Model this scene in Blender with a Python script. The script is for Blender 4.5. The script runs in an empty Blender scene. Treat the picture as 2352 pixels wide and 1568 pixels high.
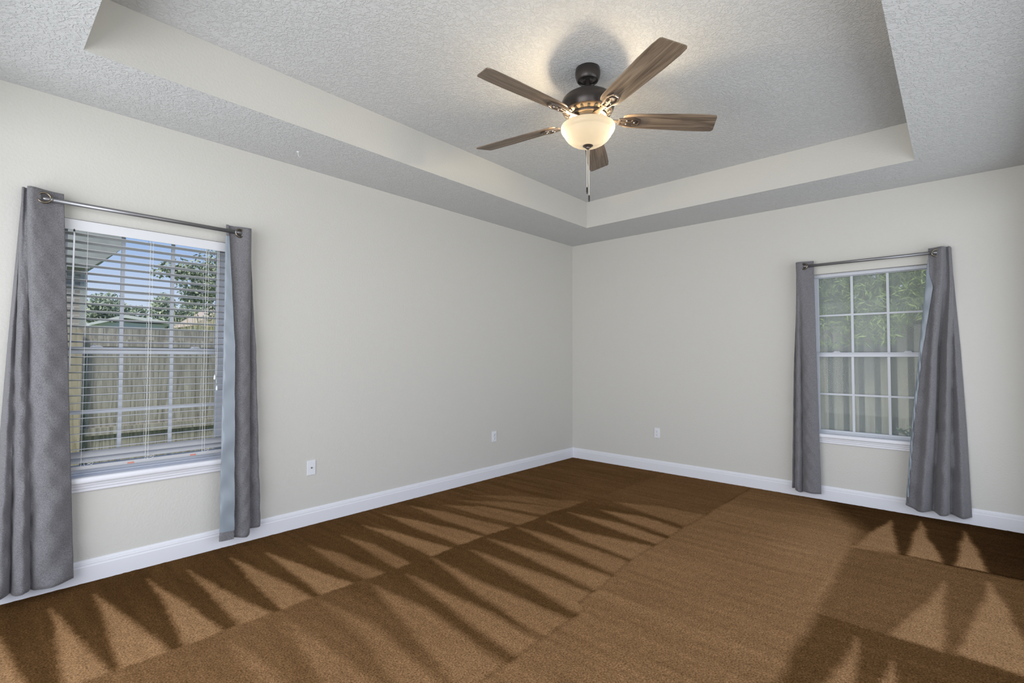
import bpy, bmesh, math, random
import numpy as np
from mathutils import Vector, Matrix
random.seed(7); np.random.seed(7)
S = bpy.context.scene
C = S.collection
PI = math.pi

# ---------------------------------------------------------------- camera
cam_d = bpy.data.cameras.new('camera'); cam = bpy.data.objects.new('camera', cam_d); C.objects.link(cam)
yaw, pitch, roll = 0.7359, 0.0323, 0.003
f = Vector((math.cos(pitch)*math.cos(yaw), math.cos(pitch)*math.sin(yaw), math.sin(pitch)))
r = f.cross(Vector((0, 0, 1))).normalized(); u = r.cross(f)
r2 = r*math.cos(roll)+u*math.sin(roll); u2 = u*math.cos(roll)-r*math.sin(roll)
cam.matrix_world = Matrix(((r2.x, u2.x, -f.x, -5.2651), (r2.y, u2.y, -f.y, -3.7048), (r2.z, u2.z, -f.z, 1.2867), (0, 0, 0, 1)))
cam_d.sensor_fit = 'HORIZONTAL'; cam_d.sensor_width = 36; cam_d.lens = 1126.49/2352*36
cam_d.clip_start = 0.02; cam_d.clip_end = 200
S.camera = cam

# ---------------------------------------------------------------- room figures
H = 2.74; TRAY = 3.031; HALF_X = 5.597; HALF_Y = 4.166       # room spans x -5.597..0, y -4.166..0
T0X, T1X, T0Y, T1Y = -4.941, -0.656, -3.507, -0.659            # tray opening
WT = 0.15
WIN_L = (-4.972, -4.058); WIN_R = (-3.599, -2.685); WZ = (0.585, 2.066)

# ---------------------------------------------------------------- world and lights
W = bpy.data.worlds.new('sky'); S.world = W; W.use_nodes = True
nt = W.node_tree; nt.nodes.clear()
o_ = nt.nodes.new('ShaderNodeOutputWorld'); bg = nt.nodes.new('ShaderNodeBackground')
tc = nt.nodes.new('ShaderNodeTexCoord'); sp = nt.nodes.new('ShaderNodeSeparateXYZ'); rp = nt.nodes.new('ShaderNodeValToRGB')
nt.links.new(tc.outputs['Generated'], sp.inputs[0]); nt.links.new(sp.outputs['Z'], rp.inputs[0])
e = rp.color_ramp.elements
e[0].position = 0.0; e[0].color = (0.74, 0.80, 0.92, 1); e[1].position = 0.6; e[1].color = (0.12, 0.26, 0.74, 1)
m_ = e.new(0.10); m_.color = (0.60, 0.70, 0.92, 1)
m_ = e.new(0.22); m_.color = (0.30, 0.48, 0.88, 1)
nt.links.new(rp.outputs[0], bg.inputs[0]); bg.inputs[1].default_value = 1.0
nt.links.new(bg.outputs[0], o_.inputs[0])

def lamp(name, kind, loc, target, energy, color, **kw):
    d = bpy.data.lights.new(name, kind); d.energy = energy; d.color = color
    for k, v in kw.items(): setattr(d, k, v)
    o = bpy.data.objects.new(name, d); C.objects.link(o); o.location = loc
    if target is not None:
        o.rotation_euler = (Vector(target)-Vector(loc)).to_track_quat('-Z', 'Y').to_euler()
    return o
lamp('sun', 'SUN', (0, 0, 10), (6.0, 6.0, -2.0), 4.6, (1.0, 0.95, 0.85), angle=0.25)
# added fill lamps outside unseen openings cut in the walls behind the camera
lamp('back_wall_fill', 'AREA', (-3.1, -5.10, 1.35), (-3.1, 0.0, 1.35), 76, (0.96, 0.98, 1.0), shape='RECTANGLE', size=5.4, size_y=2.4)
lamp('front_wall_fill', 'AREA', (-6.60, -2.2, 1.30), (0, -2.2, 1.30), 142, (0.97, 0.98, 1.0), shape='RECTANGLE', size=4.2, size_y=2.3)

S.view_settings.view_transform = 'Standard'; S.view_settings.look = 'None'
S.view_settings.exposure = 0.0; S.view_settings.gamma = 1.0; S.view_settings.use_curve_mapping = False

# ---------------------------------------------------------------- materials
def srgb(r, g, b):
    def c(v):
        v /= 255.0
        return v/12.92 if v <= 0.04045 else ((v+0.055)/1.055)**2.4
    return (c(r), c(g), c(b), 1)
MATS = {}
def mat(name, col, rough=0.6, metal=0.0, bump=None, var=None, spec=0.5, sheen=0.0, coat=0.0):
    """bump=(scale, strength, distance[, stretch]) ; var=(scale, amount[, stretch])"""
    m = bpy.data.materials.new(name); m.use_nodes = True; n = m.node_tree; b = n.nodes['Principled BSDF']
    b.inputs['Base Color'].default_value = col; b.inputs['Roughness'].default_value = rough
    b.inputs['Metallic'].default_value = metal; b.inputs['Specular IOR Level'].default_value = spec
    b.inputs['Sheen Weight'].default_value = sheen; b.inputs['Coat Weight'].default_value = coat
    t = n.nodes.new('ShaderNodeTexCoord')
    def vec(stretch):
        if not stretch: return t.outputs['Object']
        mp = n.nodes.new('ShaderNodeMapping'); mp.inputs['Scale'].default_value = stretch
        n.links.new(t.outputs['Object'], mp.inputs[0]); return mp.outputs[0]
    if var:
        nz = n.nodes.new('ShaderNodeTexNoise'); nz.inputs['Scale'].default_value = var[0]; nz.inputs['Detail'].default_value = 4
        n.links.new(vec(var[2] if len(var) > 2 else None), nz.inputs['Vector'])
        mr = n.nodes.new('ShaderNodeMapRange'); mr.inputs['From Min'].default_value = .25; mr.inputs['From Max'].default_value = .75
        mr.inputs['To Min'].default_value = 1-var[1]; mr.inputs['To Max'].default_value = 1+var[1]
        n.links.new(nz.outputs['Fac'], mr.inputs[0])
        mx = n.nodes.new('ShaderNodeVectorMath'); mx.operation = 'SCALE'; mx.inputs[0].default_value = col[:3]
        n.links.new(mr.outputs[0], mx.inputs['Scale']); n.links.new(mx.outputs[0], b.inputs['Base Color'])
    if bump:
        nz = n.nodes.new('ShaderNodeTexNoise'); nz.inputs['Scale'].default_value = bump[0]; nz.inputs['Detail'].default_value = 3
        n.links.new(vec(bump[3] if len(bump) > 3 else None), nz.inputs['Vector'])
        bp = n.nodes.new('ShaderNodeBump'); bp.inputs['Strength'].default_value = bump[1]; bp.inputs['Distance'].default_value = bump[2]
        n.links.new(nz.outputs['Fac'], bp.inputs['Height']); n.links.new(bp.outputs[0], b.inputs['Normal'])
    MATS[name] = m; return m

WALL = mat('wall_paint', (0.585, 0.575, 0.535, 1), 0.75, bump=(70, 0.45, 0.004), spec=0.25)
TRIM = mat('white_trim_paint', (0.74, 0.75, 0.79, 1), 0.35, spec=0.4)
PLASTIC = mat('white_plastic', (0.72, 0.74, 0.77, 1), 0.35)
VINYL = mat('white_vinyl', (0.53, 0.555, 0.60, 1), 0.35)
BLIND = mat('blind_slat_white', (0.47, 0.48, 0.50, 1), 0.45)
VALANCE = mat('valance_white', (0.66, 0.67, 0.69, 1), 0.4)
DARK = mat('dark_slot', (0.03, 0.03, 0.03, 1), 0.6)
BRONZE = mat('dark_bronze', (0.050, 0.043, 0.040, 1), 0.33, metal=0.55)
BRUSHED = mat('brushed_bronze', (0.16, 0.13, 0.11, 1), 0.30, metal=0.8)
STEEL = mat('gunmetal_rod', (0.27, 0.27, 0.28, 1), 0.36, metal=0.8)
BRASSY = mat('antique_brass_ring', (0.20, 0.17, 0.13, 1), 0.22, metal=0.95)
CHAIN = mat('pull_chain', (0.75, 0.70, 0.60, 1), 0.35, metal=0.3)
CORD = mat('white_cord', (0.7, 0.7, 0.68, 1), 0.8)
SCREWM = mat('screw_metal', (0.5, 0.5, 0.5, 1), 0.3, metal=0.9)
REDM = mat('red_marker', srgb(200, 130, 115), 0.6)

def ceiling_material():
    m = mat('ceiling_knockdown', (0.59, 0.60, 0.60, 1), 0.85, spec=0.2)
    n = m.node_tree; b = n.nodes['Principled BSDF']; t = n.nodes.new('ShaderNodeTexCoord')
    a = n.nodes.new('ShaderNodeTexNoise'); a.inputs['Scale'].default_value = 40; a.inputs['Detail'].default_value = 5; a.inputs['Distortion'].default_value = 1.4
    n.links.new(t.outputs['Object'], a.inputs['Vector'])
    mr = n.nodes.new('ShaderNodeMapRange'); mr.interpolation_type = 'SMOOTHSTEP'
    mr.inputs['From Min'].default_value = .44; mr.inputs['From Max'].default_value = .60
    n.links.new(a.outputs['Fac'], mr.inputs[0])
    c = n.nodes.new('ShaderNodeTexNoise'); c.inputs['Scale'].default_value = 120; c.inputs['Detail'].default_value = 3
    n.links.new(t.outputs['Object'], c.inputs['Vector'])
    ad = n.nodes.new('ShaderNodeMath'); ad.operation = 'MULTIPLY_ADD'; ad.inputs[1].default_value = 0.35
    n.links.new(c.outputs['Fac'], ad.inputs[0]); n.links.new(mr.outputs[0], ad.inputs[2])
    bp = n.nodes.new('ShaderNodeBump'); bp.inputs['Strength'].default_value = 0.60; bp.inputs['Distance'].default_value = 0.005
    n.links.new(ad.outputs[0], bp.inputs['Height']); n.links.new(bp.outputs[0], b.inputs['Normal'])
    return m
CEIL = ceiling_material()

def fabric_material(name, col, amt):
    m = mat(name, col, 0.85, bump=(900, 0.25, 0.001), spec=0.3, sheen=0.25)
    n = m.node_tree; b = n.nodes['Principled BSDF']; t = n.nodes.new('ShaderNodeTexCoord')
    outs = []
    for sc in ((650, 650, 150), (150, 150, 650)):
        mp = n.nodes.new('ShaderNodeMapping'); mp.inputs['Scale'].default_value = sc
        nz = n.nodes.new('ShaderNodeTexNoise'); nz.inputs['Scale'].default_value = 1; nz.inputs['Detail'].default_value = 2
        n.links.new(t.outputs['Object'], mp.inputs[0]); n.links.new(mp.outputs[0], nz.inputs['Vector']); outs.append(nz.outputs['Fac'])
    ad = n.nodes.new('ShaderNodeMath'); ad.operation = 'ADD'; n.links.new(outs[0], ad.inputs[0]); n.links.new(outs[1], ad.inputs[1])
    mr = n.nodes.new('ShaderNodeMapRange'); mr.inputs['From Min'].default_value = .6; mr.inputs['From Max'].default_value = 1.4
    mr.inputs['To Min'].default_value = 1-amt; mr.inputs['To Max'].default_value = 1+amt
    n.links.new(ad.outputs[0], mr.inputs[0])
    mx = n.nodes.new('ShaderNodeVectorMath'); mx.operation = 'SCALE'; mx.inputs[0].default_value = col[:3]
    n.links.new(mr.outputs[0], mx.inputs['Scale']); n.links.new(mx.outputs[0], b.inputs['Base Color'])
    return m
FABRIC = fabric_material('heather_grey_curtain', (0.160, 0.157, 0.167, 1), 0.60)
LINING = mat('blue_grey_satin_lining', (0.215, 0.25, 0.285, 1), 0.38, spec=0.5)

def carpet_material():
    m = bpy.data.materials.new('brown_carpet'); m.use_nodes = True; n = m.node_tree; b = n.nodes['Principled BSDF']
    b.inputs['Roughness'].default_value = 0.95; b.inputs['Specular IOR Level'].default_value = 0.0
    t = n.nodes.new('ShaderNodeTexCoord'); at = n.nodes.new('ShaderNodeAttribute'); at.attribute_name = 'nap'
    rp = n.nodes.new('ShaderNodeValToRGB'); e = rp.color_ramp.elements
    e[0].position = 0; e[0].color = (0.030, 0.0145, 0.0055, 1)
    e[1].position = 1; e[1].color = (0.40, 0.245, 0.122, 1)
    k = e.new(0.3); k.color = (0.108, 0.057, 0.022, 1)
    k = e.new(0.62); k.color = (0.262, 0.148, 0.070, 1)
    n.links.new(at.outputs['Fac'], rp.inputs[0])
    def noise(sc, det, stretch=None, dist=0):
        z = n.nodes.new('ShaderNodeTexNoise'); z.inputs['Scale'].default_value = sc; z.inputs['Detail'].default_value = det; z.inputs['Distortion'].default_value = dist
        if stretch:
            mp = n.nodes.new('ShaderNodeMapping'); mp.inputs['Scale'].default_value = stretch
            n.links.new(t.outputs['Object'], mp.inputs[0]); n.links.new(mp.outputs[0], z.inputs['Vector'])
        else: n.links.new(t.outputs['Object'], z.inputs['Vector'])
        return z.outputs['Fac']
    fine = noise(135, 3); mid = noise(30, 3); streak = noise(1, 4, (26, 2.2, 1))
    def rng(src, lo, hi):
        r_ = n.nodes.new('ShaderNodeMapRange'); r_.inputs['From Min'].default_value = .3; r_.inputs['From Max'].default_value = .7
        r_.inputs['To Min'].default_value = lo; r_.inputs['To Max'].default_value = hi
        n.links.new(src, r_.inputs[0]); return r_.outputs[0]
    def mul(a, c):
        q = n.nodes.new('ShaderNodeMath'); q.operation = 'MULTIPLY'; n.links.new(a, q.inputs[0]); n.links.new(c, q.inputs[1]); return q.outputs[0]
    fac = mul(mul(rng(fine, .50, 1.50), rng(mid, .93, 1.07)), rng(streak, .93, 1.07))
    mx = n.nodes.new('ShaderNodeVectorMath'); mx.operation = 'SCALE'
    n.links.new(rp.outputs[0], mx.inputs[0]); n.links.new(fac, mx.inputs['Scale']); n.links.new(mx.outputs[0], b.inputs['Base Color'])
    bp = n.nodes.new('ShaderNodeBump'); bp.inputs['Strength'].default_value = 0.5; bp.inputs['Distance'].default_value = 0.008
    n.links.new(fine, bp.inputs['Height']); n.links.new(bp.outputs[0], b.inputs['Normal'])
    return m
CARPET = carpet_material()

def wood_material(name, c1, c2, axis_scale, rough=0.5, knots=False):
    m = bpy.data.materials.new(name); m.use_nodes = True; n = m.node_tree; b = n.nodes['Principled BSDF']
    b.inputs['Roughness'].default_value = rough; b.inputs['Specular IOR Level'].default_value = 0.35
    t = n.nodes.new('ShaderNodeTexCoord'); mp = n.nodes.new('ShaderNodeMapping'); mp.inputs['Scale'].default_value = axis_scale
    oi = n.nodes.new('ShaderNodeObjectInfo'); ad = n.nodes.new('ShaderNodeVectorMath'); ad.operation = 'ADD'
    sc = n.nodes.new('ShaderNodeVectorMath'); sc.operation = 'SCALE'; sc.inputs['Scale'].default_value = 7.0
    n.links.new(oi.outputs['Random'], sc.inputs[0])
    n.links.new(t.outputs['Object'], mp.inputs[0]); n.links.new(mp.outputs[0], ad.inputs[0]); n.links.new(sc.outputs[0], ad.inputs[1])
    z = n.nodes.new('ShaderNodeTexNoise'); z.inputs['Scale'].default_value = 1; z.inputs['Detail'].default_value = 6
    z.inputs['Roughness'].default_value = 0.65; z.inputs['Distortion'].default_value = 0.9
    n.links.new(ad.outputs[0], z.inputs['Vector'])
    rp = n.nodes.new('ShaderNodeValToRGB'); e = rp.color_ramp.elements
    e[0].position = .33; e[0].color = c1; e[1].position = .68; e[1].color = c2
    n.links.new(z.outputs['Fac'], rp.inputs[0]); n.links.new(rp.outputs[0], b.inputs['Base Color'])
    return m
BLADE = wood_material('weathered_oak_blade', (0.060, 0.040, 0.028, 1), (0.27, 0.205, 0.145, 1), (2.2, 42, 30), 0.42)
PICKET = wood_material('weathered_fence_board', (0.16, 0.145, 0.12, 1), (0.42, 0.39, 0.33, 1), (30, 30, 2.0), 0.9)
PICKET_R = wood_material('pale_fence_board', (0.30, 0.28, 0.22, 1), (0.52, 0.49, 0.41, 1), (25, 25, 1.5), 0.9)
PICKET_B = wood_material('shaded_fence_board', (0.10, 0.10, 0.075, 1), (0.20, 0.20, 0.15, 1), (25, 25, 1.5), 0.9)  # darker tone paints the shade on the set-back boards
POSTM = wood_material('yellow_pine_post', (0.22, 0.185, 0.125, 1), (0.40, 0.345, 0.25, 1), (20, 20, 1.5), 0.9)
BARK = mat('bark', (0.16, 0.13, 0.10, 1), 0.9, var=(20, 0.4))

def leaf_material(name, c):
    m = bpy.data.materials.new(name); m.use_nodes = True; n = m.node_tree; b = n.nodes['Principled BSDF']
    g = n.nodes.new('ShaderNodeNewGeometry'); rp = n.nodes.new('ShaderNodeValToRGB'); e = rp.color_ramp.elements
    e[0].color = (c[0]*.7, c[1]*.72, c[2]*.7, 1); e[1].color = (c[0]*1.4, c[1]*1.3, c[2]*1.15, 1)
    n.links.new(g.outputs['Random Per Island'], rp.inputs[0]); n.links.new(rp.outputs[0], b.inputs['Base Color'])
    b.inputs['Roughness'].default_value = 0.6; b.inputs['Specular IOR Level'].default_value = 0.2
    return m
LEAF_A = leaf_material('tree_leaf', (0.33, 0.38, 0.29)); LEAF_B = leaf_material('hill_leaf', (0.36, 0.42, 0.33))
LEAF_C = leaf_material('bamboo_leaf', (0.27, 0.38, 0.13)); GRASSY = leaf_material('pampas_blade', (0.50, 0.47, 0.30))
LEAF_D = leaf_material('fern_leaf', (0.22, 0.36, 0.14))
LAWN = mat('lawn', (0.14, 0.20, 0.07, 1), 0.95, var=(8, 0.3))
SIDING = mat('far_house_siding', (0.66, 0.67, 0.66, 1), 0.8); ROOFW = mat('far_house_roof', (0.66, 0.66, 0.63, 1), 0.8)
ROOFB = mat('tan_shingle_roof', (0.50, 0.40, 0.32, 1), 0.85, var=(30, 0.15))
SOFFITM = mat('porch_soffit_paint', (0.36, 0.36, 0.33, 1), 0.8, var=(6, 0.1))

def brick_material():
    m = bpy.data.materials.new('grey_brown_brick'); m.use_nodes = True; n = m.node_tree; b = n.nodes['Principled BSDF']
    t = n.nodes.new('ShaderNodeTexCoord'); mp = n.nodes.new('ShaderNodeMapping'); mp.inputs['Rotation'].default_value = (PI/2, 0, 0)
    k = n.nodes.new('ShaderNodeTexBrick'); k.inputs['Color1'].default_value = (0.36, 0.315, 0.275, 1); k.inputs['Color2'].default_value = (0.25, 0.22, 0.195, 1)
    k.inputs['Mortar'].default_value = (0.52, 0.50, 0.46, 1); k.inputs['Scale'].default_value = 1
    k.inputs['Brick Width'].default_value = 0.2; k.inputs['Row Height'].default_value = 0.067; k.inputs['Mortar Size'].default_value = 0.006
    n.links.new(t.outputs['Object'], mp.inputs[0]); n.links.new(mp.outputs[0], k.inputs['Vector']); n.links.new(k.outputs['Color'], b.inputs['Base Color'])
    b.inputs['Roughness'].default_value = 0.9
    return m
BRICK = brick_material()

def glass_material(name, refl):
    m = bpy.data.materials.new(name); m.use_nodes = True; n = m.node_tree; n.nodes.clear()
    o = n.nodes.new('ShaderNodeOutputMaterial'); mx = n.nodes.new('ShaderNodeMixShader'); tr = n.nodes.new('ShaderNodeBsdfTransparent')
    gl = n.nodes.new('ShaderNodeBsdfGlossy'); gl.inputs['Roughness'].default_value = 0.02; fr = n.nodes.new('ShaderNodeFresnel'); fr.inputs['IOR'].default_value = 1.45
    tr.inputs['Color'].default_value = (0.95, 0.97, 0.96, 1)
    k = n.nodes.new('ShaderNodeMath'); k.operation = 'MULTIPLY'; k.inputs[1].default_value = refl
    n.links.new(fr.outputs[0], k.inputs[0]); n.links.new(k.outputs[0], mx.inputs[0])
    n.links.new(tr.outputs[0], mx.inputs[1]); n.links.new(gl.outputs[0], mx.inputs[2]); n.links.new(mx.outputs[0], o.inputs[0])
    return m
GLASS = glass_material('window_glass', 0.12)
def screen_material():
    m = bpy.data.materials.new('insect_screen'); m.use_nodes = True; n = m.node_tree; n.nodes.clear()
    o = n.nodes.new('ShaderNodeOutputMaterial'); mx = n.nodes.new('ShaderNodeMixShader'); tr = n.nodes.new('ShaderNodeBsdfTransparent')
    df = n.nodes.new('ShaderNodeBsdfDiffuse'); df.inputs['Color'].default_value = (0.62, 0.62, 0.62, 1); mx.inputs[0].default_value = 0.33
    n.links.new(tr.outputs[0], mx.inputs[1]); n.links.new(df.outputs[0], mx.inputs[2]); n.links.new(mx.outputs[0], o.inputs[0])
    return m
SCREEN = screen_material()
def bowl_material():
    m = bpy.data.materials.new('frosted_amber_glass'); m.use_nodes = True; n = m.node_tree; n.nodes.clear()
    o = n.nodes.new('ShaderNodeOutputMaterial'); mx = n.nodes.new('ShaderNodeMixShader'); tr = n.nodes.new('ShaderNodeBsdfTranslucent')
    tr.inputs['Color'].default_value = (0.050, 0.048, 0.046, 1)
    df = n.nodes.new('ShaderNodeBsdfPrincipled'); df.inputs['Base Color'].default_value = (0.62, 0.55, 0.40, 1); df.inputs['Roughness'].default_value = 0.3
    mx.inputs[0].default_value = 0.45
    n.links.new(tr.outputs[0], mx.inputs[1]); n.links.new(df.outputs[0], mx.inputs[2]); n.links.new(mx.outputs[0], o.inputs[0])
    return m
BOWL = bowl_material()

# ---------------------------------------------------------------- mesh helpers
def obj(name, bm, m, parent=None, smooth=False, kind=None, bevel=0.0):
    me = bpy.data.meshes.new(name); bmesh.ops.recalc_face_normals(bm, faces=bm.faces); bm.to_mesh(me); bm.free()
    for k in (m if isinstance(m, (list, tuple)) else [m]): me.materials.append(k)
    if smooth: me.polygons.foreach_set('use_smooth', [True]*len(me.polygons))
    o = bpy.data.objects.new(name, me); C.objects.link(o)
    if parent: o.parent = parent
    if kind: o['kind'] = kind
    if bevel:
        md = o.modifiers.new('bevel', 'BEVEL'); md.width = bevel; md.segments = 2; md.limit_method = 'ANGLE'
    return o
def empty(name, loc=(0, 0, 0)):
    o = bpy.data.objects.new(name, None); C.objects.link(o); o.location = loc; o.empty_display_size = .1; return o
def tag(o, label, cat, group=None, kind=None):
    o['label'] = label; o['category'] = cat
    if group: o['group'] = group
    if kind: o['kind'] = kind
    return o
def box(bm, x0, x1, y0, y1, z0, z1, mi=0):
    v = [bm.verts.new(p) for p in ((x0, y0, z0), (x1, y0, z0), (x1, y1, z0), (x0, y1, z0), (x0, y0, z1), (x1, y0, z1), (x1, y1, z1), (x0, y1, z1))]
    fs = []
    for a in ((0, 3, 2, 1), (4, 5, 6, 7), (0, 1, 5, 4), (1, 2, 6, 5), (2, 3, 7, 6), (3, 0, 4, 7)):
        q = bm.faces.new([v[i] for i in a]); q.material_index = mi; fs.append(q)
    return fs
def lathe(bm, prof, seg=48, c=(0, 0, 0), cap=True):
    rings = []
    for rr, z in prof:
        rings.append([bm.verts.new((c[0]+rr*math.cos(2*PI*i/seg), c[1]+rr*math.sin(2*PI*i/seg), c[2]+z)) for i in range(seg)])
    for a, b in zip(rings, rings[1:]):
        for i in range(seg):
            bm.faces.new((a[i], a[(i+1) % seg], b[(i+1) % seg], b[i]))
    if cap:
        bm.faces.new(rings[0][::-1]); bm.faces.new(rings[-1])
def tube(bm, pts, rad, seg=12, cap=True):
    pts = [Vector(p) for p in pts]; rings = []
    rad = rad if isinstance(rad, (list, tuple)) else [rad]*len(pts)
    ref = None
    for i, p in enumerate(pts):
        d = (pts[min(i+1, len(pts)-1)]-pts[max(i-1, 0)]).normalized()
        if ref is None: ref = d.orthogonal().normalized()
        ref = (ref-d*ref.dot(d)).normalized(); b = d.cross(ref)
        rings.append([bm.verts.new(p+(ref*math.cos(2*PI*k/seg)+b*math.sin(2*PI*k/seg))*rad[i]) for k in range(seg)])
    for a, b in zip(rings, rings[1:]):
        for i in range(seg): bm.faces.new((a[i], a[(i+1) % seg], b[(i+1) % seg], b[i]))
    if cap: bm.faces.new(rings[0][::-1]); bm.faces.new(rings[-1])
def torus(bm, c, axis, R, r, seg=28, s2=10):
    axis = Vector(axis).normalized(); a = axis.orthogonal().normalized(); b = axis.cross(a); c = Vector(c); rings = []
    for i in range(seg):
        t = 2*PI*i/seg; d = a*math.cos(t)+b*math.sin(t)
        rings.append([bm.verts.new(c+d*(R+r*math.cos(2*PI*k/s2))+axis*r*math.sin(2*PI*k/s2)) for k in range(s2)])
    for i in range(seg):
        p, q = rings[i], rings[(i+1) % seg]
        for k in range(s2): bm.faces.new((p[k], p[(k+1) % s2], q[(k+1) % s2], q[k]))
def prism(bm, poly, axis, a, b):
    """extrude a 2-D outline along an axis; poly in the two other coordinates in cyclic x,y,z order"""
    def P(p, t):
        if axis == 'x': return (t, p[0], p[1])
        if axis == 'y': return (p[0], t, p[1])
        return (p[0], p[1], t)
    A = [bm.verts.new(P(p, a)) for p in poly]; B = [bm.verts.new(P(p, b)) for p in poly]; n = len(poly)
    bm.faces.new(A); bm.faces.new(B[::-1])
    for i in range(n): bm.faces.new((A[i], B[i], B[(i+1) % n], A[(i+1) % n]))
NB = bmesh.new

# ---------------------------------------------------------------- room shell
def wall_with_hole(name, axis, face, outer, a0, a1, hole):
    """axis 'x': wall runs along x at y=face..outer ; axis 'y': runs along y at x=face..outer"""
    bm = NB(); h0, h1, z0, z1 = hole; top = TRAY+0.15
    for (p, q, s, t) in ((a0, h0, 0, top), (h1, a1, 0, top), (h0, h1, 0, z0), (h0, h1, z1, top)):
        if q-p < 1e-4 or t-s < 1e-4: continue
        lo, hi = min(face, outer), max(face, outer)
        if axis == 'x': box(bm, p, q, lo, hi, s-0.0, t)
        else: box(bm, lo, hi, p, q, s-0.0, t)
    return obj(name, bm, WALL, kind='structure')
wall_with_hole('wall_left', 'x', 0.0, WT, -HALF_X-WT, WT, (*WIN_L, *WZ))
wall_with_hole('wall_right', 'y', 0.0, WT, -HALF_Y-WT, 0.0, (*WIN_R, *WZ))
wall_with_hole('wall_back', 'x', -HALF_Y, -HALF_Y-WT, -HALF_X-WT, 0.0, (-5.5, -0.3, 0.15, 2.45))  # unseen opening added here and in wall_front for the fill lamps
wall_with_hole('wall_front', 'y', -HALF_X, -HALF_X-WT, -HALF_Y, 0.0, (-4.10, -0.25, 0.15, 2.45))

bm = NB(); TT = TRAY+0.15
for (x0, x1, y0, y1) in ((-HALF_X, 0, T1Y, 0), (-HALF_X, 0, -HALF_Y, T0Y), (-HALF_X, T0X, T0Y, T1Y), (T1X, 0, T0Y, T1Y)):
    for i, fc in enumerate(box(bm, x0, x1, y0, y1, H, TT)):
        if i >= 2: fc.material_index = 1
box(bm, T0X, T1X, T0Y, T1Y, TRAY, TT)
obj('ceiling', bm, [CEIL, WALL], kind='structure')

# carpet: a fine sheet carrying the direction in which the vacuum laid the pile
ROW1 = [[(-5.14,-0.431),(-5.286,-0.995),(-5.063,-1.12)],[(-4.956,-0.255),(-4.98,-1.078),(-4.837,-1.131),(-4.889,-0.746)],[(-4.781,-0.229),(-4.789,-0.639),(-4.816,-1.133),(-4.632,-1.14),(-4.703,-0.675)],[(-4.552,-0.209),(-4.557,-0.578),(-4.585,-1.128),(-4.42,-1.098),(-4.483,-0.673)],[(-4.356,-0.252),(-4.356,-0.656),(-4.36,-1.09),(-4.209,-1.122),(-4.291,-0.652)],[(-4.121,-0.243),(-4.15,-0.767),(-4.163,-1.14),(-3.991,-1.14),(-4.05,-0.629)],[(-3.928,-0.329),(-3.953,-0.82),(-3.963,-1.157),(-3.757,-1.157),(-3.851,-0.711)],[(-3.684,-0.397),(-3.709,-0.819),(-3.694,-1.145),(-3.567,-1.129),(-3.612,-0.694)],[(-3.429,-0.395),(-3.458,-0.755),(-3.486,-1.136),(-3.374,-1.164),(-3.368,-0.717)],[(-3.209,-0.308),(-3.22,-0.759),(-3.227,-1.165),(-3.043,-1.15),(-3.13,-0.602)],[(-2.952,-0.217),(-2.983,-0.694),(-2.982,-1.183),(-2.743,-1.15),(-2.863,-0.535)],[(-2.675,-0.188),(-2.72,-0.735),(-2.708,-1.191),(-2.48,-1.17),(-2.582,-0.518)],[(-2.47,-0.355),(-2.441,-0.788),(-2.391,-1.167),(-2.137,-1.182),(-2.26,-0.655)],[(-2.284,-0.344),(-2.176,-0.782),(-2.054,-1.206),(-1.783,-1.208),(-2.03,-0.697)],[(-2.072,-0.347),(-1.801,-1.152),(-1.533,-1.196),(-1.834,-0.625)]]
ROW2 = [[(-1.37,-1.411),(-1.476,-1.8),(-1.574,-2.125),(-1.183,-2.167),(-1.212,-1.79)],[(-1.647,-1.462),(-1.767,-1.799),(-1.842,-2.093),(-1.645,-2.118),(-1.576,-1.774)],[(-1.89,-1.285),(-1.985,-1.735),(-2.056,-2.097),(-1.913,-2.106),(-1.836,-1.724)],[(-2.18,-1.291),(-2.327,-1.729),(-2.413,-2.131),(-2.107,-2.099),(-2.175,-1.666)],[(-2.442,-1.212),(-2.571,-1.719),(-2.678,-2.159),(-2.455,-2.145),(-2.423,-1.685)],[(-2.759,-1.224),(-2.848,-1.756),(-2.919,-2.193),(-2.698,-2.162),(-2.702,-1.746)],[(-2.988,-1.288),(-3.101,-1.832),(-3.187,-2.25),(-2.954,-2.185),(-2.962,-1.814)],[(-3.244,-1.187),(-3.396,-1.811),(-3.463,-2.263),(-3.25,-2.267),(-3.258,-1.74)],[(-3.496,-1.267),(-3.606,-1.872),(-3.65,-2.255),(-3.485,-2.27),(-3.474,-1.794)],[(-3.705,-1.253),(-3.79,-1.548),(-3.974,-2.3),(-3.75,-2.3),(-3.67,-1.679)],[(-3.989,-1.232),(-4.03,-1.735),(-4.16,-2.25),(-3.99,-2.25),(-3.938,-1.624)],[(-4.202,-1.233),(-4.256,-1.583),(-4.36,-2.1),(-4.14,-2.1),(-4.158,-1.544)],[(-4.438,-1.239),(-4.457,-1.453),(-4.49,-1.9),(-4.40,-1.9),(-4.408,-1.462)]]
RT = [[(-0.311,-3.287),(-1.199,-3.156),(-1.136,-3.399)],[(-0.179,-3.461),(-1.132,-3.434),(-1.115,-3.613)],[(-0.25,-3.729),(-1.117,-3.669),(-1.108,-3.825)],[(-1.449,-3.632),(-1.879,-3.568),(-2.351,-3.456),(-2.361,-3.636)],[(-1.284,-3.827),(-1.949,-3.74),(-2.34,-3.678),(-2.36,-3.95)],[(-2.486,-3.341),(-2.755,-3.315),(-3.3,-3.24),(-3.3,-3.40),(-2.674,-3.358)],[(-2.6,-3.48),(-3.3,-3.42),(-3.3,-3.58)]]
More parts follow.
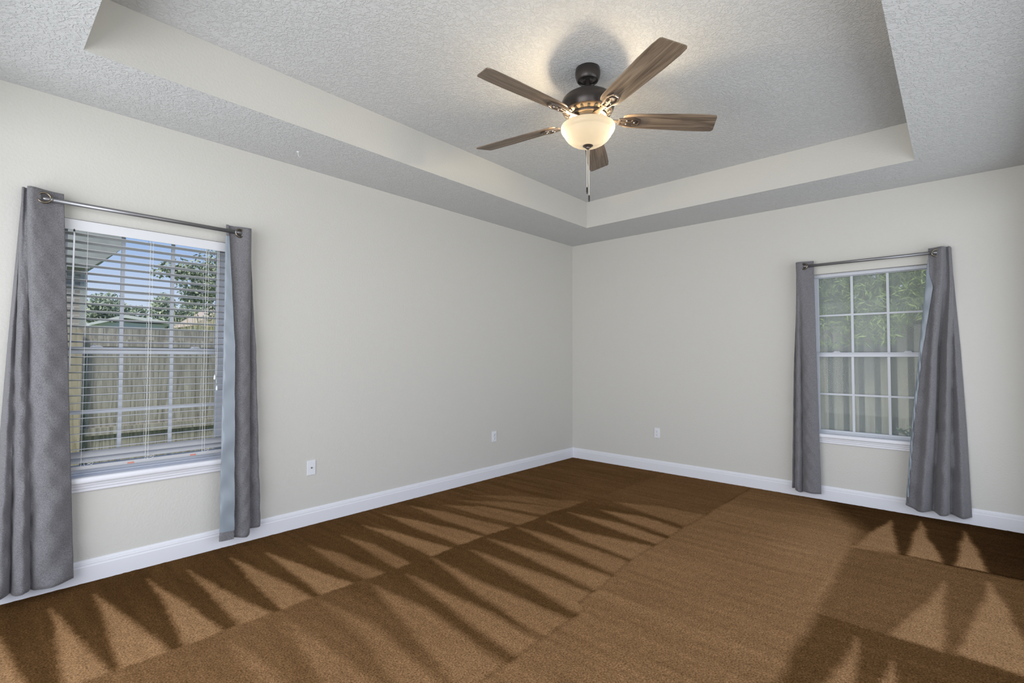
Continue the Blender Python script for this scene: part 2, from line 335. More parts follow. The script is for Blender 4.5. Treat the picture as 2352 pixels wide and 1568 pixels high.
def make_carpet():
    nx, ny = 470, 350
    xs = np.linspace(-HALF_X, 0, nx); ys = np.linspace(-HALF_Y, 0, ny)
    X, Y = np.meshgrid(xs, ys, indexing='ij')
    rng = np.random.RandomState(3)
    def vnoise(fx, fy):
        g = rng.rand(int(HALF_X*fx)+3, int(HALF_Y*fy)+3)
        a = (X+HALF_X)*fx; b = (Y+HALF_Y)*fy; i = a.astype(int); j = b.astype(int); a -= i; b -= j
        a = a*a*(3-2*a); b = b*b*(3-2*b)
        return (g[i, j]*(1-a)+g[i+1, j]*a)*(1-b)+(g[i, j+1]*(1-a)+g[i+1, j+1]*a)*b-.5
    jx = .020*vnoise(6, 4)+.012*vnoise(60, 60); jy = .022*vnoise(5, 6)+.014*vnoise(60, 40)
    XJ, YJ = X+jx, Y+jy
    def sd(poly):
        poly = np.array(poly); d = np.full(X.shape, 1e9); s = np.zeros(X.shape, bool); n = len(poly)
        for i in range(n):
            a = poly[i]; b = poly[(i+1) % n]; e_ = b-a
            wx, wy = XJ-a[0], YJ-a[1]; t = np.clip((wx*e_[0]+wy*e_[1])/(e_@e_), 0, 1)
            d = np.minimum(d, np.hypot(wx-e_[0]*t, wy-e_[1]*t))
            c = (a[1] > YJ) != (b[1] > YJ)
            with np.errstate(divide='ignore', invalid='ignore'):
                xx = (b[0]-a[0])*(YJ-a[1])/(b[1]-a[1])+a[0]
            s ^= c & (XJ < xx)
        return np.where(s, -d, d)
    def sm(v, w): return np.clip(.5+v/w, 0, 1)
    far = np.clip((X+2.2)/1.4, 0, 1)                              # strokes fade out towards the far corner
    row1 = .20+.13*np.clip((X+4.8)/2.2, 0, 1); row1 = row1*(1-far)+.36*far
    row2 = np.where(X < -3.75, .42, .27)+.0*X; b_ = np.clip((X+4.05)/.5, 0, 1); row2 = .43*(1-b_)+.28*b_
    row2 = row2*(1-np.clip((X+1.6)/.5, 0, 1))+.40*np.clip((X+1.6)/.5, 0, 1)
    mid = .56+.05*np.clip((-Y-2.4)/.6, 0, 1)*np.clip((X+3.5)/2, 0, 1)
    mid = mid-.14*np.clip((X+.75)/.6, 0, 1)
    v = row1.copy()
    for poly in ROW1:
        poly = [(a, b-.06 if b < -.95 else b) for a, b in poly]; cx = np.mean([q[0] for q in poly]); hi = .70-.24*max(0, min(1, (cx+3.3)/1.5))
        if -3.75 < cx < -3.3: hi = .55
        m = sm(-sd(poly), .035); v = v*(1-m)+hi*m
    s1 = np.interp(X[:, 0], [-5.1, -4.6, -4.2, -3.2, -2.0, -0.9, 0], [-1.12, -1.128, -1.128, -1.158, -1.19, -1.25, -1.27])[:, None]
    t = sm(s1-YJ, .02); v = v*(1-t)+row2*t
    for poly in ROW2:
        poly = [(a, b-.07 if b < -2.05 else b) for a, b in poly]; cx = np.mean([q[0] for q in poly]); hi = .64 if cx > -3.6 else .60
        if cx > -1.5: hi = .55
        m = sm(-sd(poly), .05); v = v*(1-m)+hi*m
    seam = np.interp(X[:, 0], [-3.88, -3.5, -3.26, -3.12, -3.08, -2.82, -2.43, -1.7, -.35], [-2.281, -2.278, -2.274, -2.269, -2.207, -2.195, -2.141, -2.146, -2.166])[:, None]
    t = sm(seam-YJ, .02); v = v*(1-t)+mid*t
    right = np.where(XJ > -1.13, .11, .41); right = np.where(XJ < -2.36, .30, right)
    right = right-.08*np.clip((-Y-3.5)/.5, 0, 1)
    edge = -3.15+.0*X; edge = np.where(XJ > -1.13, -3.0+.55*(XJ+.45), edge); edge = np.where(XJ > -1.13, np.maximum(edge, -3.2), edge)
    t = sm(edge-YJ, np.where(X > -1.13, .22, .05)); v = v*(1-t)+right*t
    # brighter patch in front of the right hand window
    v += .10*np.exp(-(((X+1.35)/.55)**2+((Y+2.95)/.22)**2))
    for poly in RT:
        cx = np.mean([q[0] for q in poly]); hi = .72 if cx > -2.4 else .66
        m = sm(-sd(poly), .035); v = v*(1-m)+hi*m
    v -= .11*np.exp(-((YJ-seam-jy*.6)/.010)**2)*(X > -3.9)
    v -= .12*np.exp(-((XJ+1.13)/.02)**2)*(Y < -3.15)
    v += .08*np.exp(-((YJ+3.12)/.012)**2)*(X < -1.4)*(X > -2.2)
    v += .05*vnoise(22, 1.6)+.05*vnoise(3, 3)+.05*vnoise(60, 60)
    v += .09*vnoise(34, 2.2)*(Y < -2.2)*(Y > -3.15)+.07*vnoise(30, 2.0)*(Y > -1.1)
    v += .10*vnoise(14, 14)*np.clip((-3.0-X)/1.2, 0, 1)*(Y < -2.2)
    v = np.clip(v, 0, 1)
    me = bpy.data.meshes.new('floor'); Z = .004*vnoise(50, 50)
    co = np.stack([X, Y, Z], -1).reshape(-1, 3)
    idx = np.arange(nx*ny).reshape(nx, ny)
    q = np.stack([idx[:-1, :-1], idx[1:, :-1], idx[1:, 1:], idx[:-1, 1:]], -1).reshape(-1, 4)
    me.vertices.add(len(co)); me.vertices.foreach_set('co', co.ravel())
    me.loops.add(q.size); me.loops.foreach_set('vertex_index', q.ravel())
    me.polygons.add(len(q)); me.polygons.foreach_set('loop_start', np.arange(len(q))*4)
    me.polygons.foreach_set('loop_total', np.full(len(q), 4)); me.polygons.foreach_set('use_smooth', np.ones(len(q), bool))
    me.update(calc_edges=True)
    a = me.attributes.new('nap', 'FLOAT', 'POINT'); a.data.foreach_set('value', v.ravel())
    me.materials.append(CARPET)
    o = bpy.data.objects.new('floor', me); C.objects.link(o); o['kind'] = 'structure'
make_carpet()

# baseboards
BP = [(0, 0), (0.016, 0), (0.016, 0.088), (0.013, 0.095), (0.013, 0.104), (0.009, 0.108), (0.009, 0.112), (0.005, 0.124), (0, 0.126)]
for nm, ax, sgn, base, a, b in (('baseboard_left', 'x', -1, 0.0, -HALF_X, 0.0), ('baseboard_right', 'y', -1, 0.0, -HALF_Y, 0.0),
                                ('baseboard_back', 'x', 1, -HALF_Y, -HALF_X, 0.0), ('baseboard_front', 'y', 1, -HALF_X, -HALF_Y, 0.0)):
    bm = NB()
    if ax == 'x': prism(bm, [(base+sgn*t, z) for t, z in BP], 'x', a, b)
    else: prism(bm, [(base+sgn*t, z) for t, z in BP], 'y', a, b)
    obj(nm, bm, TRIM, kind='structure')

bm = NB(); box(bm, -8.2, .20, -7.0, .20, 3.30, 3.42)
for (x0, x1, y0, y1) in ((-8.2, -8.05, -7.0, -4.4), (-8.2, -8.05, .05, .20)): box(bm, x0, x1, y0, y1, -.15, 3.35)
obj('roof', bm, TRIM, kind='structure')  # unseen slab added to keep the sun out of the wall openings

# ---------------------------------------------------------------- windows
# local frame: s = distance along the wall, d = depth outwards through the wall (negative = into the room)
def mapper(wall):
    if wall == 'L': return lambda s, d, z: (s, d, z)
    return lambda s, d, z: (d, -s, z)
def lbox(bm, mp, s0, s1, d0, d1, z0, z1):
    p = mp(s0, d0, z0); q = mp(s1, d1, z1)
    box(bm, min(p[0], q[0]), max(p[0], q[0]), min(p[1], q[1]), max(p[1], q[1]), min(z0, z1), max(z0, z1))
def window(name, wall, s0, s1, screen):
    mp = mapper(wall); root = empty(name, mp((s0+s1)/2, 0.09, WZ[0])); root['kind'] = 'structure'
    def part(nm, bm, m, par=None, bevel=0.0, smooth=False):
        bm.transform(Matrix.Translation(-root.location)); return obj(nm, bm, m, par or root, bevel=bevel, smooth=smooth)
    z0, z1 = WZ; fw = .028
    bm = NB()
    lbox(bm, mp, s0, s0+fw, .05, .15, z0, z1); lbox(bm, mp, s1-fw, s1, .05, .15, z0, z1)
    lbox(bm, mp, s0, s1, .05, .15, z1-fw, z1); lbox(bm, mp, s0, s1, .05, .15, z0, z0+.025)
    part('frame', bm, VINYL, bevel=.002)
    c = (s0+s1)/2; g = .3885; zm = 1.32
    for nm, (za, zb, d) in (('upper_sash', (zm-.02, z1-fw+.002, .105)), ('lower_sash', (z0+.022, zm+.02, .082))):
        up = nm == 'upper_sash'
        ga = za+(.032 if up else .022); gb = zb-(.006 if up else .04)
        bm = NB()
        lbox(bm, mp, s0+fw-.004, c-g, d-.014, d+.014, za, zb); lbox(bm, mp, c+g, s1-fw+.004, d-.014, d+.014, za, zb)
        lbox(bm, mp, c-g, c+g, d-.014, d+.014, gb, zb); lbox(bm, mp, c-g, c+g, d-.014, d+.014, za, ga)
        if not up: lbox(bm, mp, c-g-.02, c+g+.02, d-.022, d-.012, zb-.012, zb-.004)
        sash = part(nm, bm, VINYL, bevel=.0015)
        bm = NB(); mw = .0095
        for k in (-1, 1):
            lbox(bm, mp, c+k*.2595/2-mw, c+k*.2595/2+mw, d-.008, d+.008, ga, gb)
        zc = 1.684 if up else .957
        lbox(bm, mp, c-g, c+g, d-.0075, d+.0075, zc-mw*.85, zc+mw*.85)
        bm.transform(Matrix.Translation(-root.location)); obj('muntin_grid', bm, VINYL, sash)
        bm = NB(); lbox(bm, mp, c-g-.003, c+g+.003, d-.002, d+.002, ga-.003, gb+.003)
        bm.transform(Matrix.Translation(-root.location)); obj('glass_pane', bm, GLASS, sash)
        if not up:
            for k in (-.25, .26):
                bm = NB(); lbox(bm, mp, c+k-.028, c+k+.028, d-.018, d+.006, zb-.001, zb+.004)
                p = Vector(mp(c+k-.012, d-.004, zb+.003)); lathe(bm, [(.011, 0), (.011, .006), (.007, .009)], 16, p)
                lbox(bm, mp, c+k-.012, c+k+.022, d-.010, d-.004, zb+.006, zb+.011)
                bm.transform(Matrix.Translation(-root.location)); obj('sash_lock', bm, VINYL, sash)
    if screen:
        bm = NB(); lbox(bm, mp, s0+fw, s1-fw, .138, .1385, z0+.025, z1-fw); part('insect_screen', bm, SCREEN)
    # stool and apron
    bm = NB(); n0, n1 = s0-.055, s1+.055
    prof = [(.06, .562), (-.036, .562), (-.043, .566), (-.046, .5735), (-.046, .583), (-.043, .592), (-.036, .597), (.06, .600)]
    if wall == 'L': prism(bm, [(d, z+.003) for d, z in prof], 'x', n0, n1)
    else: prism(bm, [(d, z+.003) for d, z in prof], 'y', -n1, -n0)
    part('sill', bm, TRIM)
    bm = NB(); prof = [(0, .513), (-.008, .513), (-.013, .518), (-.013, .530), (-.017, .536), (-.017, .545), (-.021, .553), (-.021, .566), (0, .566)]
    if wall == 'L': prism(bm, prof, 'x', s0-.035, s1+.035)
    else: prism(bm, prof, 'y', -s1-.035, -s0+.035)
    part('apron', bm, TRIM)
    return root
window('window_1', 'L', WIN_L[0], WIN_L[1], False)
window('window_2', 'R', -WIN_R[1], -WIN_R[0], True)

# ---------------------------------------------------------------- blind in window_1
def make_blind():
    x0, x1 = WIN_L[0]+.008, WIN_L[1]-.008; yc = .016
    root = empty('window_blind', ((x0+x1)/2, yc, WZ[1]))
    tag(root, 'white horizontal slat blind with open slats lowered inside the left window', 'blind')
    T = Matrix.Translation(-root.location)
    def part(nm, bm, m, bevel=0, smooth=False, par=None):
        bm.transform(T); return obj(nm, bm, m, par or root, bevel=bevel, smooth=smooth)
    bm = NB(); box(bm, x0, x1, -.022, -.016, 2.000, 2.060); box(bm, x0, x0+.006, -.022, .0, 2.0, 2.060); box(bm, x1-.006, x1, -.022, .0, 2.0, 2.060)
    part('valance', bm, VALANCE, .002)
    bm = NB(); box(bm, x0+.004, x1-.004, -.010, .045, 2.012, 2.062); part('head_rail', bm, BLIND, .002)
    n = 29; top = 1.985; pitch = .0440
    zs = [top-i*pitch for i in range(n)]
    def slat_bm(z, tilt, bow=.0025):
        bm = NB(); L0 = []; L1 = []; c, s = math.cos(tilt), math.sin(tilt)
        prof = []
        for k in range(5):
            t = -1+2*k/4; y = t*.0245; zz = bow*(1-t*t)
            prof.append((y, zz+.0014))
        prof2 = [(y, z_-.0028) for y, z_ in prof[::-1]]
        pl = [(yc+y*c-zz*s, z+y*s+zz*c) for y, zz in prof+prof2]
        prism(bm, pl, 'x', x0+.003, x1-.003); return bm
    for i, z in enumerate(zs):
        if z < .73: continue
        part('slat', slat_bm(z, -.125+.015*random.uniform(-1, 1)), BLIND)
    for z in (.745, .709, .676):
        pass
    z_last = [z for z in zs if z >= .79]
    # the lowest slats hang tilted where the blind rests on the sill
    for z, tl in ((.722, .62), (.692, .62)):
        part('slat', slat_bm(z, tl), BLIND)
    bm = NB(); box(bm, x0+.003, x1-.003, yc-.026, yc+.026, .640, .662); br = part('bottom_rail', bm, BLIND, .004)
    for xx in (-4.60, -4.275):
        bm = NB(); box(bm, xx-.016, xx+.016, yc-.0275, yc-.0262, .643, .652); bm.transform(T); obj('cord_plug', bm, REDM, br)
    for xx in (-4.827, -4.524, -4.218):
        bm = NB()
        for dx in ((0,) if xx == -4.827 else (-.006, .008)):
            for yy in (yc-.026, yc+.026): tube(bm, [(xx+dx, yy, 2.01), (xx+dx, yy, .655)], .0009, 6)
        for z in zs:
            if z > .73: tube(bm, [(xx, yc-.026, z-.003), (xx, yc+.026, z-.003)], .0006, 4)
        part('ladder_cord', bm, CORD)
    # loose cord loops lying at the bottom rail
    for xx in (-4.80, -4.51, -4.21):
        pts = [(xx+.022*math.sin(t*1.3)+.012*t/6, yc-.030-.003*math.cos(t), .668+.012*math.sin(t*1.9)) for t in np.linspace(0, 6, 26)]
        bm = NB(); tube(bm, pts, .0009, 5); part('slack_cord', bm, CORD)
    bm = NB(); tube(bm, [(-4.888, -.022, 1.995), (-4.888, -.034, 1.96), (-4.892, -.036, 1.25), (-4.892, -.036, 1.205)], [.0035, .0045, .0045, .0055], 8)
    w = part('tilt_wand', bm, PLASTIC, smooth=True)
    bm = NB(); tube(bm, [(-4.888, -.018, 2.005), (-4.888, -.026, 1.99)], .004, 8); bm.transform(T); obj('wand_hook', bm, BRONZE, w)
    for dx in (-.004, .004):
        bm = NB(); tube(bm, [(-4.156+dx, -.024, 2.0), (-4.156+dx, -.027, 1.13-dx*6)], .0011, 6)
        c_ = part('lift_cord', bm, CORD)
        bm = NB(); lathe(bm, [(.002, 0), (.006, -.008), (.008, -.028), (.006, -.034)], 12, (-4.156+dx*1.7, -.027, 1.13-dx*9)); bm.transform(T); obj('tassel', bm, PLASTIC, c_, smooth=True)
make_blind()

# leftover mounting bracket of a removed blind in window_2
bm = NB(); s_ = 2.689
box(bm, .012, .045, -s_-.001, -s_+.0005, 2.022, 2.060); box(bm, .012, .014, -s_-.018, -s_, 2.022, 2.060); box(bm, .012, .045, -s_-.018, -s_, 2.058, 2.060)
tag(obj('blind_bracket', bm, PLASTIC), 'small empty white mounting bracket in the upper left corner of the right window', 'bracket')

# ---------------------------------------------------------------- curtain rods and curtains
def curtain_rod(wall, s0, s1, z, label):
    mp = mapper(wall); root = empty('curtain_rod', mp((s0+s1)/2, -.09, z)); tag(root, label, 'curtain rod', 'curtain rods over the two windows')
    T = Matrix.Translation(-root.location)
    pts = [(s0-.012, -.003)]
    arc = [(s0-.012+.030*(1-math.cos(a)), -.062-.030*math.sin(a)) for a in np.linspace(0, PI/2, 8)]
    pts += arc; arc2 = [(s1+.012-.030*(1-math.cos(a)), -.062-.030*math.sin(a)) for a in np.linspace(PI/2, 0, 8)]
    cut = (s0+s1)/2
    bm = NB(); tube(bm, [mp(s, d, z) for s, d in pts+[(cut, -.092)]], .0112, 16); bm.transform(T); obj('inner_pole', bm, STEEL, root, smooth=True)
    bm = NB(); tube(bm, [mp(s, d, z) for s, d in [(s0+.035, -.092), (s1-.035, -.092)]], .0128, 16); bm.transform(T); obj('outer_pole', bm, STEEL, root, smooth=True)
    bm = NB(); tube(bm, [mp(s, d, z) for s, d in [(cut, -.092)]+arc2+[(s1+.012, -.003)]], .0112, 16); bm.transform(T); obj('inner_pole', bm, STEEL, root, smooth=True)
    for s in (s0+.034, s1-.034):
        bm = NB(); tube(bm, [mp(s-.006, -.092, z), mp(s-.003, -.092, z), mp(s+.003, -.092, z), mp(s+.006, -.092, z)], [.0128, .0142, .0142, .0128], 16); bm.transform(T); obj('collar', bm, STEEL, root, smooth=True)
curtain_rod('L', -5.025, -4.043, 2.131, 'dark steel wraparound curtain rod above the left window with the blind')
curtain_rod('R', 2.666, 3.608, 2.137, 'dark steel wraparound curtain rod above the right window without a blind')

def catmull(P, n):
    P = np.array(P, float); out = []
    Q = np.vstack([2*P[0]-P[1], P, 2*P[-1]-P[-2]])
    for i in range(1, len(Q)-2):
        for t in np.linspace(0, 1, n, endpoint=False):
            a, b, c, d = Q[i-1], Q[i], Q[i+1], Q[i+2]
            out.append(.5*((2*b)+(-a+c)*t+(2*a-5*b+4*c-d)*t*t+(-a+3*b-3*c+d)*t**3))
    out.append(P[-1]); return np.array(out)
def curtain(wall, rows, ztop, grommet, flip, label, hemdrop=None, wrinkle=.0015, seedv=0):
    """rows: list of (z, [(s,t),...]) top to bottom, t = distance out from the wall"""
    mp = mapper(wall); rs = np.random.RandomState(seedv)
    s_mid = np.mean([p[0] for p in rows[0][1]]); root = empty('curtain', mp(s_mid, -.09, rows[-1][0])); 
    tag(root, label, 'curtain', 'grey grommet curtains at the two windows')
    T = Matrix.Translation(-root.location)
    zs_k = [r_[0] for r_ in rows]; K = [catmull(r_[1], 9) for r_ in rows]
    NZ = 110; zz = np.linspace(zs_k[0], zs_k[-1], NZ); npt = len(K[0])
    ph = rs.rand(6)*6
    G = np.zeros((NZ, npt, 3))
    for j, z in enumerate(zz):
        i = 0
        while i < len(zs_k)-2 and z < zs_k[i+1]: i += 1
        t = (zs_k[i]-z)/(zs_k[i]-zs_k[i+1]); t = max(0, min(1, t)); 
        P = K[i]*(1-t)+K[i+1]*t
        fr = (zs_k[0]-z)/(zs_k[0]-zs_k[-1])
        a = np.arange(npt)/npt
        w = wrinkle*(np.sin(z*31+a*23+ph[0])+np.sin(z*47-a*35+ph[1])+1.4*np.sin(z*13+a*15+ph[2]))*(.25+fr*1.3)
        tt = np.maximum(P[:, 1]+w, .006)
        near = np.clip(1-abs(z-.56)/.22, 0, 1)*2; near = min(1, near)          # the cloth hangs clear of the window sill
        lim = .056*near*((P[:, 0]*(1 if wall == 'R' else 1) > (WIN_L[0]-.075 if wall == 'L' else -WIN_R[1]-.075)) & (P[:, 0] < (WIN_L[1]+.075 if wall == 'L' else -WIN_R[0]+.075)))
        tt = np.maximum(tt, lim)
        drop = 0 if hemdrop is None else np.interp(a, [h[0] for h in hemdrop], [h[1] for h in hemdrop])*fr**6
        G[j, :, 0] = P[:, 0]; G[j, :, 1] = tt; G[j, :, 2] = z-drop
    def sheet(nm, off, m, z_hi, z_lo, par):
        bm = NB(); rws = []
        # horizontal normals of the path
        for j in range(NZ):
            if not (z_lo-1e-6 <= zz[j] <= z_hi+1e-6): continue
            D = np.gradient(G[j, :, :2], axis=0); N = np.stack([D[:, 1], -D[:, 0]], -1); N /= np.maximum(np.linalg.norm(N, axis=1)[:, None], 1e-6)
            q = G[j, :, :2]+N*off*flip
            rws.append([bm.verts.new(mp(q[k, 0], -max(q[k, 1], .003), G[j, k, 2])) for k in range(npt)])
        for a, b in zip(rws, rws[1:]):
            for k in range(npt-1): bm.faces.new((a[k], a[k+1], b[k+1], b[k]))
        bm.transform(T); return obj(nm, bm, m, par, smooth=True)
    fab = sheet('fabric', 0, FABRIC, 9, -1, root)
    md = fab.modifiers.new('cloth_thickness', 'SOLIDIFY'); md.thickness = .0012; md.offset = 0
    sheet('lining', .0026, LINING, zs_k[0]-.075, zs_k[-1]+.045, root)
    sheet('hem', .0022, FABRIC, zs_k[-1]+.05, -1, root)
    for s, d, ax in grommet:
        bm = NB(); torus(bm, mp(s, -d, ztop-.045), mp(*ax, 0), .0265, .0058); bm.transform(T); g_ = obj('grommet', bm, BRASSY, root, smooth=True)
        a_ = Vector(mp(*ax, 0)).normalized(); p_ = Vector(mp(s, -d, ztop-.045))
        bm = NB(); tube(bm, [p_-a_*.0006, p_+a_*.0006], .0262, 24); bm.transform(T); obj('eyelet_shade_disc', bm, DARK, g_)  # dark disc painted as the shade inside the eyelet
    return root
# left window, outer-left panel
curtain('L', [
 (2.180, [(-4.940,.068),(-4.975,.072),(-5.005,.082),(-5.040,.100),(-5.070,.112),(-5.086,.100),(-5.078,.070),(-5.088,.052),(-5.098,.066),(-5.104,.050),(-5.092,.028),(-5.100,.012)]),
 (1.35, [(-4.905,.070),(-4.948,.090),(-4.99,.105),(-5.02,.102),(-5.045,.090),(-5.058,.062),(-5.068,.085),(-5.088,.102),(-5.104,.080),(-5.108,.055),(-5.125,.075),(-5.135,.020)]),
 (0.065, [(-4.850,.070),(-4.900,.105),(-4.950,.118),(-4.998,.098),(-5.020,.060),(-5.030,.100),(-5.055,.128),(-5.085,.100),(-5.094,.055),(-5.112,.105),(-5.145,.120),(-5.180,.030)])],
 2.180, [(-5.020, .0985, (.05, 1))], -1, 'wide grey grommet curtain left of the blind, far left of the room', hemdrop=[(0, .0), (.3, .012), (.5, .0), (.6, .010), (.8, 0), (1, 0)], wrinkle=.002, seedv=1)
# left window, right panel with its lined edge folded forward
curtain('L', [
 (2.173, [(-4.118,.088),(-4.129,.086),(-4.128,.078),(-4.085,.074),(-4.045,.088),(-4.000,.100),(-3.975,.090),(-3.985,.060),(-3.97,.045),(-3.99,.030),(-3.975,.012)]),
 (1.35, [(-4.075,.122),(-4.128,.112),(-4.132,.102),(-4.070,.092),(-4.020,.108),(-3.980,.098),(-3.962,.070),(-3.958,.050),(-3.930,.074),(-3.918,.050),(-3.93,.010)]),
 (0.080, [(-4.060,.140),(-4.130,.124),(-4.136,.112),(-4.060,.100),(-4.005,.130),(-3.962,.120),(-3.945,.080),(-3.938,.058),(-3.885,.080),(-3.862,.050),(-3.87,.010)])],
 2.173, [(-4.050, .0925, (-.22, 1))], 1, 'narrow grey grommet curtain right of the blind, pale lining folded forward', hemdrop=[(0, .0), (.3, .0), (.45, .012), (.6, 0), (.7, -.02), (1, -.02)], wrinkle=.0018, seedv=2)
# right window, left panel
curtain('R', [
 (2.182, [(2.748,.070),(2.718,.074),(2.690,.084),(2.655,.098),(2.625,.104),(2.606,.090),(2.618,.064),(2.602,.050),(2.612,.030),(2.600,.012)]),
 (1.20, [(2.760,.072),(2.725,.092),(2.690,.102),(2.655,.094),(2.640,.064),(2.625,.092),(2.600,.096),(2.588,.060),(2.572,.070),(2.568,.012)]),
 (0.062, [(2.778,.075),(2.730,.112),(2.675,.110),(2.640,.080),(2.630,.058),(2.605,.110),(2.578,.100),(2.566,.062),(2.545,.080),(2.536,.012)])],
 2.182, [(2.674, .0965, (.25, 1))], -1, 'narrow grey grommet curtain on the side of the right window nearest the room corner', hemdrop=[(0, .0), (.3, .0), (.5, .012), (.6, 0), (.7, -.01), (1, -.02)], seedv=3)
# right window, right panel, flared
curtain('R', [
 (2.178, [(3.552,.070),(3.556,.072),(3.562,.074),(3.590,.082),(3.612,.100),(3.640,.110),(3.655,.080),(3.668,.060),(3.676,.080),(3.688,.060),(3.684,.034),(3.692,.012)]),
 (1.98, [(3.552,.090),(3.545,.092),(3.542,.090),(3.575,.088),(3.606,.106),(3.635,.110),(3.652,.080),(3.668,.065),(3.680,.086),(3.694,.064),(3.688,.034),(3.698,.012)]),
 (1.86, [(3.578,.115),(3.540,.110),(3.532,.102),(3.568,.095),(3.598,.110),(3.625,.112),(3.642,.080),(3.660,.068),(3.680,.092),(3.698,.068),(3.692,.034),(3.705,.012)]),
 (1.35, [(3.504,.116),(3.492,.113),(3.486,.106),(3.530,.098),(3.562,.134),(3.588,.112),(3.600,.040),(3.628,.078),(3.655,.122),(3.680,.040),(3.703,.052),(3.732,.012)]),
 (0.75, [(3.440,.116),(3.434,.114),(3.430,.108),(3.482,.096),(3.528,.142),(3.564,.104),(3.578,.035),(3.612,.110),(3.645,.122),(3.668,.030),(3.715,.082),(3.755,.014)]),
 (0.068, [(3.392,.116),(3.384,.114),(3.380,.108),(3.430,.100),(3.478,.145),(3.518,.092),(3.545,.038),(3.590,.138),(3.632,.128),(3.652,.038),(3.720,.112),(3.772,.020)])],
 2.178, [(3.600, .0975, (-.30, 1))], 1, 'wide flared grey grommet curtain on the right side of the right window', hemdrop=[(0, -.045), (.12, -.04), (.3, .008), (.5, .0), (.62, .012), (.75, .0), (.9, .012), (1, .008)], wrinkle=.0018, seedv=4)

# ---------------------------------------------------------------- wall plates
def plate(name, wall, s, z, label, cat, kind, group=None):
    mp = mapper(wall); root = empty(name, mp(s, 0, z)); tag(root, label, cat, group); T = Matrix.Translation(-root.location)
    big = kind == 'coax'; hw, hh = (.0345, .0565) if not big else (.0345, .0565)
    bm = NB(); lbox(bm, mp, s-hw, s+hw, -.006, 0, z-hh, z+hh); bm.transform(T); obj('face_plate', bm, PLASTIC, root, bevel=.003)
    if kind == 'duplex':
        for dz in (.0195, -.0195):
            bm = NB(); lbox(bm, mp, s-.0165, s+.0165, -.0085, -.003, z+dz-.014, z+dz+.014); bm.transform(T); so = obj('socket', bm, PLASTIC, root, bevel=.002)
            bm = NB()
            for ds in (-.0065, .0065): lbox(bm, mp, s+ds-.0012, s+ds+.0012, -.0088, -.007, z+dz-.001, z+dz+.008)
            lbox(bm, mp, s-.0025, s+.0025, -.0088, -.007, z+dz-.010, z+dz-.005); bm.transform(T); obj('slots', bm, DARK, so)
        bm = NB(); lbox(bm, mp, s-.0025, s+.0025, -.0072, -.005, z-.0025, z+.0025); bm.transform(T); obj('screw', bm, SCREWM, root, bevel=.001)
    else:
        bm = NB(); tube(bm, [mp(s, -.003, z), mp(s, -.009, z), mp(s, -.014, z)], [.0075, .0075, .0048], 16); bm.transform(T); j = obj('coax_jack', bm, SCREWM, root)
        bm = NB(); tube(bm, [mp(s, -.0138, z), mp(s, -.0146, z)], .0035, 12); bm.transform(T); obj('jack_hole', bm, DARK, j)
        for dz in (.042, -.042):
            bm = NB(); tube(bm, [mp(s, -.004, z+dz), mp(s, -.0072, z+dz)], .003, 10); bm.transform(T); obj('screw', bm, PLASTIC, root)
plate('cable_outlet', 'L', -3.478, .433, 'white coaxial cable wall plate with one dark jack, right of the left window', 'outlet', 'coax')
plate('power_outlet', 'L', -1.457, .436, 'white duplex power outlet low on the left wall', 'outlet', 'duplex', 'duplex outlets near the room corner')
plate('power_outlet', 'R', 1.168, .433, 'white duplex power outlet low on the right wall', 'outlet', 'duplex', 'duplex outlets near the room corner')

# little plant hook on the soffit
bm = NB(); hx, hy = -3.74, -.27
tube(bm, [(hx, hy, 2.742), (hx, hy, 2.736)], .010, 14); tube(bm, [(hx, hy, 2.738), (hx, hy, 2.720), (hx+.006, hy, 2.708), (hx+.014, hy, 2.706), (hx+.020, hy, 2.712), (hx+.020, hy, 2.722)], .0018, 8)
tag(obj('ceiling_hook', bm, PLASTIC, smooth=True), 'tiny white screw hook in the lower ceiling above the left wall', 'hook')

